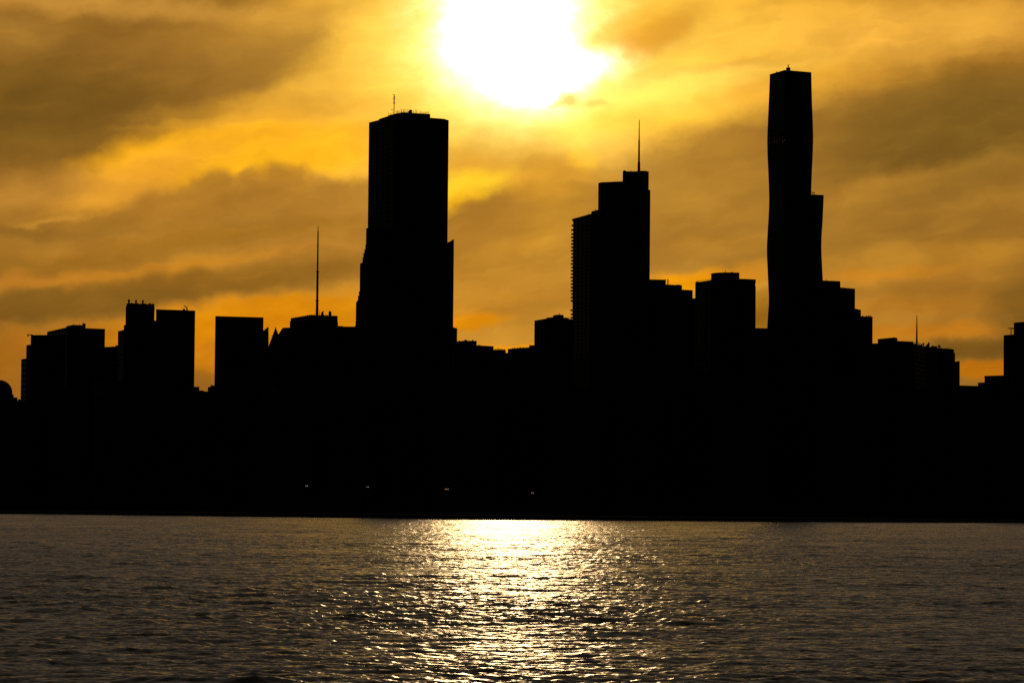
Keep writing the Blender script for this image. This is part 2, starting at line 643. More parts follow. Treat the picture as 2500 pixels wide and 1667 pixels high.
def sample(tile, size, x, y):
    n = tile.shape[0]
    fx = (x / size * n) % n; fy = (y / size * n) % n
    i0 = fx.astype(np.int64) % n; j0 = fy.astype(np.int64) % n
    a, b = fx - np.floor(fx), fy - np.floor(fy)
    i1, j1 = (i0 + 1) % n, (j0 + 1) % n
    return (tile[i0, j0] * (1 - a) * (1 - b) + tile[i1, j0] * a * (1 - b) + tile[i0, j1] * (1 - a) * b + tile[i1, j1] * a * b)


def build_water():
    dist = [2.0]
    while dist[-1] < 4000:
        s = dist[-1]
        dist.append(s + (max(0.25, s * 0.03) if s < 75 else s * 0.0019))
    dist = np.array(dist + [9000, 30000, 120000.0])
    edge = [-1.3, -1.0, -.7, -.5, -.38, -.3, -.25, -.215, -.19, -.178]
    tx = np.array(edge + list(np.linspace(-.17, .17, 1000)) + [-e for e in edge[::-1]])
    X = np.tan(tx)[:, None] * dist[None, :]
    Y = np.repeat(dist[None, :], len(tx), 0)
    T1 = wave_tile(512, 61.0, 3.4, 0.034, 3, math.radians(85), .17)
    T2 = wave_tile(512, 23.0, 1.3, 0.010, 8, math.radians(118), .20)
    T3 = wave_tile(256, 347.0, 17.0, 0.055, 5, math.radians(80), .3)
    c, s_ = math.cos(.37), math.sin(.37)
    Z = sample(T1, 61.0, X, Y) + sample(T2, 23.0, X * c - Y * s_, X * s_ + Y * c) + sample(T3, 347.0, X * c + Y * s_, -X * s_ + Y * c)
    # patches of livelier and calmer water
    g = sample(wave_tile(256, 900.0, 130.0, 1.0, 12, .4, .6), 900.0, X, Y)
    Z *= 1.0 + 0.2 * np.clip(g, -1.5, 1.5)
    Z[:, dist > 3900] = 0
    nx, ny = X.shape
    co = np.stack([X, Y, Z], -1).reshape(-1, 3).astype(np.float32)
    idx = np.arange(nx * ny).reshape(nx, ny)
    q = np.stack([idx[:-1, :-1], idx[1:, :-1], idx[1:, 1:], idx[:-1, 1:]], -1).reshape(-1, 4).astype(np.int32)
    me = bpy.data.meshes.new('lake_water')
    me.vertices.add(len(co)); me.vertices.foreach_set('co', co.ravel())
    me.loops.add(q.size); me.loops.foreach_set('vertex_index', q.ravel())
    me.polygons.add(len(q)); me.polygons.foreach_set('loop_start', np.arange(0, q.size, 4, dtype=np.int32))
    me.update(calc_edges=True)
    me.polygons.foreach_set('use_smooth', np.ones(len(q), dtype=bool))
    me.materials.append(M_WATER)
    o = bpy.data.objects.new('lake_water', me)
    o['kind'] = 'structure'
    scn.collection.objects.link(o)


M_WATER, t_, b_ = new_mat('lake_water')
nn, ll = t_.nodes, t_.links
b_.inputs['Base Color'].default_value = (.02, .025, .026, 1)
b_.inputs['Roughness'].default_value = 0.17
b_.inputs['IOR'].default_value = 1.333
b_.inputs['Specular IOR Level'].default_value = 0.4
ge = nn.new('ShaderNodeNewGeometry')


def wn(scale, rot, amp, stretch, detail, w):
    mp = nn.new('ShaderNodeMapping'); mp.vector_type = 'TEXTURE'
    mp.inputs[2].default_value = (0, 0, rot); mp.inputs[3].default_value = (stretch, 1, 1)
    ll.new(ge.outputs['Position'], mp.inputs[0])
    z = nn.new('ShaderNodeTexNoise'); z.noise_dimensions = '3D'
    z.inputs['Scale'].default_value = scale; z.inputs['Detail'].default_value = detail; z.inputs['Roughness'].default_value = .6
    ll.new(mp.outputs[0], z.inputs['Vector'])
    a = nn.new('ShaderNodeVectorMath'); a.operation = 'SUBTRACT'; a.inputs[1].default_value = (.5, .5, .5)
    ll.new(z.outputs['Color'], a.inputs[0])
    b = nn.new('ShaderNodeVectorMath'); b.operation = 'MULTIPLY'; b.inputs[1].default_value = (amp[0], amp[1], 0)
    ll.new(a.outputs[0], b.inputs[0])
    return b.outputs[0]


def vadd(a, b):
    n = nn.new('ShaderNodeVectorMath'); n.operation = 'ADD'
    ll.new(a, n.inputs[0]); ll.new(b, n.inputs[1])
    return n.outputs[0]


rip = vadd(wn(1.3, .12, (.12, .70), 2.2, 3, 0), wn(6.0, -.1, (.08, .60), 2.0, 2, 1))
# ripples lean one way: their steep lee faces look back down the lake (-Y)
sp = nn.new('ShaderNodeSeparateXYZ'); ll.new(rip, sp.inputs[0])
gm = nn.new('ShaderNodeMapping'); gm.vector_type = 'TEXTURE'; gm.inputs[3].default_value = (30, 90, 1); ll.new(ge.outputs['Position'], gm.inputs[0])
gn = nn.new('ShaderNodeTexNoise'); gn.inputs['Scale'].default_value = 1.0; gn.inputs['Detail'].default_value = 4; ll.new(gm.outputs[0], gn.inputs['Vector'])
gr = nn.new('ShaderNodeMapRange'); ll.new(gn.outputs[0], gr.inputs[0])      # gusts and calmer lanes
for k_, v_ in zip((1, 2, 3, 4), (.3, .7, .55, 1.5)): gr.inputs[k_].default_value = v_
ab = nn.new('ShaderNodeMath'); ab.operation = 'ABSOLUTE'; ll.new(sp.outputs[1], ab.inputs[0])
ng = nn.new('ShaderNodeMath'); ng.operation = 'MULTIPLY_ADD'; ng.inputs[2].default_value = -0.055
gs = nn.new('ShaderNodeMath'); gs.operation = 'MULTIPLY'; gs.inputs[1].default_value = -1; ll.new(gr.outputs[0], gs.inputs[0])
ll.new(gs.outputs[0], ng.inputs[1]); ll.new(ab.outputs[0], ng.inputs[0])
cb = nn.new('ShaderNodeCombineXYZ'); ll.new(sp.outputs[0], cb.inputs[0]); ll.new(ng.outputs[0], cb.inputs[1])
rip = cb.outputs[0]
nrm = nn.new('ShaderNodeVectorMath'); nrm.operation = 'NORMALIZE'
ll.new(vadd(ge.outputs['Normal'], rip), nrm.inputs[0])
ll.new(nrm.outputs[0], b_.inputs['Normal'])
build_water()

# ------------------------------------------------------------------ shore and land
shore_px = [(-700, 1248), (0, 1254), (350, 1258.4), (700, 1262.5), (1000, 1266), (1300, 1268.8), (1600, 1271.8), (1900, 1274), (2200, 1275.6), (2500, 1276.5), (3200, 1279)]
shore = []
for (x, y) in shore_px:
    v = pdir(x, y)
    t = -CAMH / v.z
    shore.append((v.x * t, v.y * t))
shore = [(-9000, 2400), (-3000, 2100)] + shore + [(3000, 2200), (9000, 2600)]


def strip(name, off0, z0, off1, z1, mt, kind='structure'):
    a = [(x, y + off0, z0) for x, y in shore]; b = [(x, y + off1, z1) for x, y in shore]
    n = len(a)
    return a + b, [[i, i + 1, n + i + 1, n + i] for i in range(n - 1)]


mb = MB()
mb.add(*strip('s', 0, -2.0, 0.3, GROUND, None))
mb.add(*strip('s', 0.3, GROUND, 2.5, GROUND, None))
mb.add(*strip('s', 2.5, GROUND, 2.5, GROUND - 0.35, None))
o = mb.build('seawall', M_SEAWALL); o['kind'] = 'structure'
mb = MB()
mb.add(*strip('g', 2.5, GROUND - 0.3, 60, GROUND - .05, None))
a = [(x, y + 60, GROUND - .05) for x, y in shore]
b = [(-120000 if i == 0 else (120000 if i == len(shore) - 1 else x * 20), 120000, GROUND - .05) for i, (x, y) in enumerate(shore)]
n = len(a)
mb.add(a + b, [[i, i + 1, n + i + 1, n + i] for i in range(n - 1)])
o = mb.build('ground', M_SAND); o['kind'] = 'structure'

# ------------------------------------------------------------------ buildings
random.seed(4)

# domed building at the left edge of the picture
r_ = root_for('domed_building', 'low domed building cut by the left edge of the photo', 'building', -5, 2300)
d = 2300
c = wpt(-5, 957, d); rad = 30.5 * d / FPX
zs, rr_ = [], []
for k in range(9):
    t = math.pi / 2 * k / 8
    zs.append(c.z + rad * math.sin(t)); rr_.append(max(rad * math.cos(t), .05))
MB().cone((c.x, d + rad), rr_, zs, 28).build('dome', M_METAL, r_)
MB().cone((c.x, d + rad), (rad, rad), (GROUND, c.z), 28).build('drum', M_STONE, r_)
block(r_, 'terrace_wing', [(-90, 962), (33.6, 963)], d + 12, M_STONE, 20)
block(r_, 'terrace_wing', [(-90, 969), (42.5, 970)], d + 6, M_STONE, 20)
kit(r_, 44, 49, 978, 974.5, d + 3, 'roof_plant', 4)
block(r_, 'podium', [(-90, 976), (70, 978)], d, M_STONE, 30)

# stepped slab left
r_ = root_for('stepped_tower', 'narrow stepped tower at far left with a thin arm over its roof edge', 'building', 95, 2500)
block(r_, 'lower_step', [(51.8, 877), (66, 874.5), (150, 876)], 2480, M_STONE, 30)
block(r_, 'middle_step', [(64.4, 842.5), (74.5, 841), (150, 842)], 2490, M_STONE, 30)
block(r_, 'tower_shaft', [(75.2, 819.5), (78, 817.8), (160, 817.6)], 2500, M_STONE, 30)
a = wpt(67, 816.8, 2500); b = wpt(80, 817.6, 2500)
MB().bar(a, b, .3).build('roof_arm', M_METAL, r_)
kit(r_, 66.8, 69.2, 818.5, 816, 2500, 'arm_head', 1)

r_ = root_for('wide_apartment_tower', 'wide flat topped tower at left with low rooftop plant room and small masts', 'building', 190, 2650)
block(r_, 'tower_shaft', [(115, 809.8), (163, 799), (209, 801), (253, 802.8), (256.5, 805)], 2650, M_CONC, 30)
block(r_, 'plant_room', [(161.5, 796.5), (176.5, 793), (208.5, 794)], 2665, M_CONC, 12, z0=120)
kit(r_, 201, 207.8, 796, 789.5, 2665, 'stair_head', 4)
for (x, y) in ((202.6, 785.6), (180.3, 788.5), (194.6, 790), (165.6, 793)):
    mast(r_, x, 797, y, 2665, 1.4)

r_ = root_for('low_block', 'low flat roofed block filling the gap left of the three chimney tower', 'building', 270, 2750)
block(r_, 'block_body', [(240, 848), (282, 845.6), (300, 846)], 2750, M_BRICK, 30)
kit(r_, 282, 289, 847, 843, 2748, 'stair_head', 5)

r_ = root_for('chimney_tower', 'ornate tower crowned by three short round chimneys', 'building', 335, 2560)
block(r_, 'shoulder', [(288, 809), (302, 805), (330, 806)], 2550, M_STONE, 30)
block(r_, 'upper_shoulder', [(302.3, 794.5), (307, 793.6), (330, 794)], 2555, M_STONE, 30)
block(r_, 'tower_shaft', [(307, 750), (309.5, 748), (376, 749), (377.5, 750)], 2560, M_STONE, 26)
block(r_, 'crown', [(308.6, 742.5), (311, 741), (376, 743)], 2561.5, M_STONE, 20, z0=150)
for (x, y, w) in ((314.6, 731, 5), (332, 732, 4.2), (348.6, 732.5, 4.2)):
    a = wpt(x, 745, 2562); b = wpt(x, y, 2562); r0 = w / 2 * 2562 / FPX
    MB().cone((a.x, a.y), (r0, r0 * .9, r0 * 1.15, r0 * 1.1, r0 * .5), (a.z, b.z - 1.5, b.z - 1.3, b.z - .3, b.z), 14).build('chimney', M_STONE, r_)
for (x0, x1, y) in ((318, 325, 739.6), (327, 338, 740.4), (343, 356, 741), (362.5, 367.5, 740.2), (370, 376, 741.8)):
    kit(r_, x0, x1, 745, y, 2562, 'battlement', 3, M_STONE)

r_ = root_for('slab_tower', 'plain slab tower with a small cleaning crane at the right of its roof', 'building', 428, 2700)
block(r_, 'tower_shaft', [(381, 756.5), (383, 755), (474, 758), (476.6, 759)], 2700, M_GLASS, 34)
kit(r_, 446, 451.5, 760, 754, 2705, 'crane_cabin', 3)
mb = MB(); mb.bar(wpt(456.5, 760, 2705), wpt(456.5, 750, 2705), .55); mb.bar(wpt(457.5, 751, 2705), wpt(448.5, 746.5, 2705), .35)
mb.build('cleaning_crane', M_METAL, r_)

r_ = root_for('recessed_block', 'dark block seen in the slit between the chimney tower and the slab tower', 'building', 380, 2950)
block(r_, 'block_body', [(360, 782), (400, 783)], 2950, M_BRICK, 20)
r_ = root_for('distant_stepped_block', 'low stepped block at foot of the wide sky gap', 'building', 492, 3200)
block(r_, 'block_body', [(465, 943.6), (486.6, 944)], 3200, M_BRICK, 30)
block(r_, 'annex', [(480, 953), (497.6, 953)], 3205, M_BRICK, 30)
block(r_, 'annex', [(490, 955.2), (515, 955.2)], 3210, M_BRICK, 30)
r_ = root_for('distant_tank_block', 'low block with a roof tank beside the left foot of the square slab', 'building', 515, 3100)
block(r_, 'block_body', [(507.5, 944.6), (530, 944.6)], 3100, M_BRICK, 24)
MB().cone((wpt(517.5, 945, 3103).x, 3108), (1.9, 1.9, .6), (wpt(517.5, 947, 3103).z, wpt(517.5, 941, 3103).z, wpt(517.5, 939.6, 3103).z), 12).build('roof_tank', M_METAL, r_)

r_ = root_for('square_slab_tower', 'broad plain slab tower right of the sky gap', 'building', 584, 2600)
block(r_, 'tower_shaft', [(525.6, 773.5), (529, 771.6), (641, 774.7), (643.3, 776)], 2600, M_GLASS, 40)

# sawtooth roofed building
r_ = root_for('sawtooth_roof_building', 'building with a sharp split sawtooth roof between two flat towers', 'building', 672, 2850)
dd = 2850
left_ = [(630, 806), (644.5, 806), (655.7, 797), (655.9, 846), (630, 850)]
right_ = [(656.2, 844), (672.8, 797.8), (679.6, 816), (690, 800), (707.5, 799.5), (720, 799.5), (720, 850), (656.2, 850)]


def profile(root, name, pix, d, deep, mt):
    f = [wpt(x, y, d) for x, y in pix]
    cx_ = sum(p.x for p in f) / len(f)
    k = cx_ / d
    bk = [Vector((p.x + k * deep, p.y + deep, p.z)) for p in f]
    n = len(f)
    return MB().add(f + bk, [list(range(n)), list(range(n, 2 * n))[::-1]] + [[i, n + i, n + (i + 1) % n, (i + 1) % n] for i in range(n)]).build(name, mt, root)


profile(r_, 'left_gable', left_, dd, 30, M_GLASS)
profile(r_, 'right_gables', right_, dd, 30, M_GLASS)
block(r_, 'tower_shaft', [(632, 845), (720, 845.5)], dd - 1, M_GLASS, 32)

# tower with the tall needle spire
r_ = root_for('spire_tower', 'flat tower with tall thin needle spire left of the broadest tower', 'building', 770, 3000)
block(r_, 'tower_shaft', [(707.6, 785), (712, 783.4), (823, 786), (825.2, 788)], 2995, M_STONE, 40)
block(r_, 'crown', [(709.5, 777), (758, 768.7), (824.5, 771)], 3000, M_STONE, 30, z0=140)
a0 = wpt(774, 772, 3010)
zz = [wpt(774.3, y, 3010).z for y in (772, 735, 734, 700, 664, 663, 610, 566, 564, 551)]
kx = 3010 / FPX / 2
MB().cone((a0.x, a0.y), [w * kx for w in (6.8, 6.0, 5.6, 5.4, 5.0, 4.2, 3.6, 3.0, 2.0, 1.3)], zz, 12).build('needle_spire', M_METAL, r_)
for y, w in ((734.4, 9), (663, 8)):
    a = wpt(774.3, y, 3010)
    MB().cone((a0.x, a0.y), (w * kx, w * kx), (a.z - .35, a.z + .35), 14).build('spire_collar', M_METAL, r_)
dish(r_, 787, 763.5, 3005, 4.6, .5)
kit(r_, 783, 791, 770, 766.5, 3005, 'dish_base', 3)
kit(r_, 802, 808.8, 772, 761, 3005, 'vent_stack', 4)
kit(r_, 803.5, 807, 762, 759, 3006, 'stack_cap', 3)
for i, x in enumerate((716, 722, 727, 733, 739, 745, 751, 757, 761, 764, 768, 780, 796, 799)):
    yb = 777 - (x - 709.5) * .17 if x < 758 else 769.5
    mast(r_, x, yb + 1.5, yb - random.choice((1.5, 2.2, 3.2, 4.5, 7) if x > 750 else (1.2, 1.6, 2)), 3004, 1.5, 'roof_antenna', taper=.8)
mast(r_, 780.2, 770, 757, 3004, 1.1, 'roof_antenna')

r_ = root_for('low_link_block', 'low flat block joining spire tower to the stepped tower', 'building', 850, 2900)
block(r_, 'block_body', [(815, 795.2), (837.5, 796)], 2902, M_CONC, 30)
block(r_, 'annex', [(830, 797), (880, 797.4)], 2900, M_CONC, 30)

# curved stepped tower in front of the big one
r_ = root_for('setback_tower', 'slender tower with many small setbacks down its left side, against the broadest tower', 'building', 900, 2700)
steps = [(893.9, 557), (893.4, 584.5), (892, 597), (889.7, 607.5), (887, 616.5), (884.9, 626.5), (881.8, 640), (878.8, 643), (878.3, 697), (876.2, 709.5),
         (873.8, 720.5), (871.5, 732), (869, 736), (867.9, 782), (867, 793), (864.2, 797)]
ys = [557, 584.5, 597.5, 608.5, 618, 629, 641, 643.5, 698, 711, 722, 733.5, 737, 785, 794, 797]
for k, (x, _) in enumerate(steps):
    dk = 2700 - k * 1.2
    block(r_, 'tower_shaft' if k == 0 else 'setback', [(x, ys[k] + .6), (x + 1.2, ys[k]), (960 + k * 3, ys[k] + .3)], dk, M_STONE, 30 + k * 1.2)

# the broad tall tower
r_ = root_for('tall_square_tower', 'broadest tall square tower with a crown of antennas, below left of the sun', 'building', 1000, 2980)
block(r_, 'tower_shaft', [(900.8, 299.6), (963, 283.4), (1086, 291.6), (1095.6, 293.6)], 2960, M_STONE, 6)
block(r_, 'roof_deck', [(925, 291), (963, 279.2), (1051.5, 288), (1087.3, 290.8)], 2968, M_STONE, 5, z0=300)
block(r_, 'plant_room', [(946, 283.5), (966, 277.5), (984, 274.6), (1050.5, 279)], 2970, M_CONC, 5, z0=320)
dR = 2976
a = wpt(962, 281, dR)
mb = MB()
zt, zb = wpt(962, 230.5, dR).z, a.z
zm = wpt(962, 251, dR).z
s2 = .45
for sx, sy in ((-1, -1), (1, -1), (1, 1), (-1, 1)):
    mb.bar((a.x + sx * s2, dR + sy * s2, zb - 1), (a.x + sx * s2 * .7, dR + sy * s2 * .7, zt - 1), .13, 5)
zk = zb
while zk < zt - 2:
    for sx, sy, ex, ey in ((-1, -1, 1, -1), (1, -1, 1, 1), (1, 1, -1, 1), (-1, 1, -1, -1)):
        mb.bar((a.x + sx * s2, dR + sy * s2, zk), (a.x + ex * s2, dR + ey * s2, zk + 1.4), .07, 4)
    zk += 1.4
mb.build('antenna_mast', M_METAL, r_)
zk = zm - .8
i = 0
while zk < zt:
    w = (1.05, .8, 1.0, .7)[i % 4]
    MB().box((a.x + (-.15, .1, .2, 0)[i % 4], dR), w, .25, zk, zk + .42, i * .7).build('aerial_element', M_METAL, r_)
    zk += .95; i += 1
kit(r_, 998.5, 1005.8, 278, 268.5, dR, 'cleaning_crane', 4)
kit(r_, 996.6, 1000, 276, 271.5, dR, 'crane_arm', 3)
for i in range(34):
    x = 949 + i * 2.95 + random.uniform(-.8, .8)
    if 959 < x < 964.5 or 997 < x < 1007: continue
    yb = 283 - (x - 946) * .27 if x < 966 else (277.5 - (x - 966) * .16 if x < 984 else 274.6 + (x - 984) * .066)
    hgt = random.choice((4, 5.5, 7, 8.5, 10)) if x > 966 else random.choice((3, 4.5, 6, 8))
    mast(r_, x, yb + 2, yb - hgt, dR - 3, random.choice((.7, .9, 1.2)), 'roof_antenna', taper=.8)
mb = MB(); mb.bar(wpt(950, 281, dR), wpt(1047, 277, dR), .10); mb.bar(wpt(966, 273.8, dR), wpt(1047, 275, dR), .10)
mb.bar(wpt(954.5, 268, dR), wpt(960, 268.2, dR), .22)
mb.build('roof_railing', M_METAL, r_)

r_ = root_for('slant_roof_tower', 'slender tower with upswept slanted roof tip, right of the broadest tower', 'building', 1080, 2800)
profile(r_, 'slanted_crown', [(1060, 620), (1060, 596), (1092.8, 592), (1099, 589.6), (1104, 586), (1108.2, 583.6), (1108.1, 620)], 2800, 22, M_GLASS)
block(r_, 'tower_shaft', [(1050, 619), (1108.1, 619)], 2799.5, M_GLASS, 24)
block(r_, 'side_wing', [(1080, 798), (1106, 799.5), (1113, 801), (1116.2, 802)], 2790, M_GLASS, 30)
kit(r_, 1106, 1108, 801, 798.2, 2795, 'stair_head', 3)

r_ = root_for('low_penthouse_block', 'low block with little roof huts at right foot of the slanted tower', 'building', 1140, 2650)
block(r_, 'block_body', [(1112, 834), (1133, 831.5), (1163.8, 832)], 2650, M_CONC, 26)
kit(r_, 1134, 1139.5, 833, 829, 2652, 'roof_hut', 5)
kit(r_, 1152.6, 1155.4, 833, 829.6, 2652, 'roof_hut', 3)
kit(r_, 1119.5, 1122.5, 834, 831, 2654, 'roof_hut', 3)
block(r_, 'east_wing', [(1150, 842.3), (1170, 843), (1205.2, 845)], 2655, M_CONC, 24)
kit(r_, 1168, 1172, 844, 842, 2657, 'roof_hut', 4)
r_ = root_for('roof_garden_block', 'low block edged by spiky roof planting below the sun', 'building', 1215, 2640)
block(r_, 'block_body', [(1190, 853.8), (1233, 854.6), (1234.8, 857)], 2640, M_BRICK, 26)
mb = MB()
for i in range(34):
    x = 1206 + i * .82
    hh = random.choice((1, 1.5, 2, 3, 3.6)) if i not in (11, 12) else 4.5
    p = wpt(x, 855, 2643); q = wpt(x + random.uniform(-.8, .8), 854 - hh, 2643)
    mb.bar(p, q, .16, 4)
mb.build('roof_planting', M_LEAF, r_)
r_ = root_for('far_low_block', 'far low roof barely rising in the narrow notch below the sun', 'building', 1237, 3000)
block(r_, 'block_body', [(1225, 861.4), (1250, 861.4)], 3000, M_BRICK, 26)
r_ = root_for('long_low_block', 'long low block with a bumpy roofline, left of the small tower below the sun', 'building', 1270, 2700)
block(r_, 'block_body', [(1239.8, 851.6), (1292, 847.6), (1310, 847.8)], 2700, M_CONC, 26)
block(r_, 'annex', [(1291.9, 842.6), (1312, 842.4)], 2710, M_CONC, 20)
for x, h_ in ((1250, 1), (1255.5, 1.8), (1262, 1), (1268, 1.6), (1275, .8)):
    kit(r_, x, x + random.uniform(2, 4), 852, 850.8 - (x - 1240) * .06 - h_, 2705, 'roof_vent', 3)

r_ = root_for('small_penthouse_tower', 'short tower with two tier penthouse left of the balconied tower', 'building', 1350, 2780)
block(r_, 'tower_shaft', [(1304.7, 783.4), (1333.5, 777.8), (1399, 779)], 2780, M_CONC, 28)
block(r_, 'penthouse', [(1333.7, 775.6), (1350, 774), (1387, 775.5)], 2786, M_CONC, 14, z0=100)
block(r_, 'upper_penthouse', [(1350.2, 770), (1362, 768), (1376, 768.6)], 2790, M_CONC, 10, z0=110)
mast(r_, 1365.8, 770, 763.8, 2792, 1.6)
kit(r_, 1387.5, 1389.5, 778, 775, 2790, 'roof_vent', 2)

# balconied residential tower
r_ = root_for('balcony_tower', 'dark tower with a ladder of small balconies down its left edge', 'building', 1430, 2900)
block(r_, 'tower_shaft', [(1399.2, 538), (1444, 523.5), (1500, 526)], 2900, M_CONC, 14)
block(r_, 'plant_room', [(1443.6, 517), (1460.3, 512.4), (1490, 513)], 2925, M_CONC, 10, z0=150)
profile(r_, 'roof_canopy', [(1396.6, 536.8), (1397.2, 534.6), (1444, 521.8), (1444, 524.4)], 2897, 16, M_METAL)
mast(r_, 1437.4, 525, 521, 2904, 1.8)
mast(r_, 1454, 515, 511.2, 2928, 1.8)
vL = wpt(1399.2, 538, depth_for(1399.2, 538, wpt(1444, 523.5, 2900).z))
y = 549.5
k = 0
ys_b = [549.5, 560.5, 570.5] + [578.5 + 8.15 * i for i in range(20)] + [756.5, 766.2, 774.6]
for yb in ys_b:
    z = wpt(1398, yb, vL.y).z
    wx = (1.35, 1.6, 1.5, 1.7)[k % 4]
    MB().box((vL.x - wx / 2 + .1, vL.y - .2 + 2.6), wx / 2 + .1, 2.6, z - .9, z + .35).build('balcony', M_CONC, r_)
    k += 1

# tiered glass tower with spire
r_ = root_for('tiered_spire_tower', 'tiered tower with a thin spire, below right of the sun', 'building', 1525, 3400)
block(r_, 'lower_tier', [(1460.6, 447.6), (1468, 445.2), (1519.5, 443), (1580, 445)], 3400, M_GLASS, 20)
block(r_, 'middle_tier', [(1555, 463.6), (1586.6, 464), (1587.8, 465.5)], 3396, M_GLASS, 40)
block(r_, 'upper_tier', [(1520.3, 419.8), (1524, 418.4), (1580, 418.6), (1584, 421)], 3405, M_GLASS, 24, z0=200)
kx = 3420 / FPX / 2
a0 = wpt(1559.8, 419, 3420)
zz = [wpt(1559.8, y, 3420).z for y in (421, 397, 396, 345, 340, 293)]
MB().cone((a0.x, a0.y), [w * kx for w in (7, 6.4, 4.9, 3.9, 2.9, 1.7)], zz, 12).build('spire', M_METAL, r_)
kit(r_, 1521, 1528.5, 420, 417, 3412, 'roof_plant', 5)
kit(r_, 1523, 1526.4, 418, 416.2, 3412, 'stair_head', 5)
kit(r_, 1556, 1578.8, 420, 417.4, 3412, 'roof_slab', 5)
for x in (1534, 1539.5, 1542.5):
    mast(r_, x, 420, 414.6, 3412, .7)

r_ = root_for('terraced_block', 'terraced flat roofed block with two posts, stepping down right of the tiered tower', 'building', 1640, 3000)
block(r_, 'upper_terrace', [(1560, 681.5), (1625.8, 682.8)], 3006, M_BRICK, 24)
block(r_, 'middle_terrace', [(1600, 693.8), (1633, 694.8), (1665.2, 696.8)], 3002, M_BRICK, 26)
block(r_, 'lower_terrace', [(1650, 706.5), (1689, 708.2), (1691.2, 710)], 2998, M_BRICK, 28)
mast(r_, 1624.6, 690, 681.2, 3002, 2, 'roof_post', taper=1)
mast(r_, 1630.6, 697, 681.8, 3000, 3, 'roof_post', taper=1)
kit(r_, 1650, 1662, 698, 695.2, 3005, 'roof_vent', 4)
r_ = root_for('slit_filler_block', 'added block darkening the narrow slit between the terraced block and the penthouse tower', 'building', 1694, 3300)
block(r_, 'block_body', [(1670, 728), (1720, 728.5)], 3300, M_BRICK, 20)  # added behind the slit to darken its strip of sky

r_ = root_for('penthouse_tower', 'squat tower with a broad penthouse and railing left of the wavy tower', 'building', 1770, 2850)
block(r_, 'tower_shaft', [(1697.4, 690), (1736, 683.6), (1805, 686), (1844.2, 688.4)], 2850, M_CONC, 26)
block(r_, 'roof_slab', [(1790, 680.6), (1805, 680.4), (1843, 682), (1845.3, 683)], 2852, M_CONC, 18, z0=wpt(1820, 688.6, 2852).z)
block(r_, 'penthouse', [(1736, 668.5), (1746, 666), (1770, 664.8), (1803.6, 665.6), (1805.2, 668)], 2856, M_CONC, 14, z0=150)
mast(r_, 1770.6, 667, 658.4, 2860, 1.6)
kit(r_, 1784, 1790, 667, 664.4, 2860, 'roof_vent', 3)
mb = MB()
mb.bar(wpt(1699, 687.4, 2853), wpt(1736, 681, 2853), .12)
for i in range(9):
    x = 1699 + i * 4.4
    mb.bar(wpt(x, 690.5, 2853), wpt(x, 687.2 - (x - 1699) * .17, 2853), .12, 4)
mb.build('roof_railing', M_METAL, r_)
kit(r_, 1700, 1706, 691, 687.6, 2856, 'roof_vent', 3)
block(r_, 'side_bay', [(1820, 698), (1845.2, 698.6)], 2848, M_CONC, 20)

r_ = root_for('low_gap_block', 'low flat block closing the gap before the wavy tower', 'building', 1858, 2900)
block(r_, 'block_body', [(1830, 800.6), (1885, 801.4)], 2900, M_CONC, 30)

# wavy tower: three stems
r_ = root_for('wavy_tower', 'tallest wavy sided tower of three stems at right', 'building', 1950, 2827)
dN = 2827


def prof(tab, y):
    for (y0, x0), (y1, x1) in zip(tab, tab[1:]):
        if y0 <= y <= y1:
            return x0 + (x1 - x0) * (y - y0) / (y1 - y0)
    return tab[-1][1] if y > tab[-1][0] else tab[0][1]


LP = [(171, 1879.2), (182.5, 1879.2), (214, 1878), (262, 1875.9), (314, 1873.6), (335, 1873.2), (354, 1873.3), (377, 1874), (417, 1875.9), (455, 1877.3), (473, 1877.7), (495, 1877.6),
      (524, 1876.2), (561, 1874), (590, 1872.4), (604, 1872.1), (621, 1872.5), (669, 1874.7), (717, 1876.8), (735, 1876.9), (752, 1875.6), (801, 1872.8), (860, 1871), (1240, 1874)]
RP = [(171, 1980.8), (190, 1981.2), (210, 1981.6), (251, 1982.7), (295, 1984.6), (332, 1985.3), (369, 1984.6), (414, 1982.3), (440, 1981.3), (469, 1980.5), (520, 1982), (600, 1985), (1240, 1984)]
R2 = [(473, 2011.2), (495, 2010.4), (543, 2008.2), (572, 2006), (598, 2005.3), (615, 2005.5), (646, 2007), (683, 2009), (730, 2010.5), (800, 2008), (1240, 2008)]
R3 = [(683, 2051.5), (700, 2051.8), (760, 2050), (1240, 2052)]


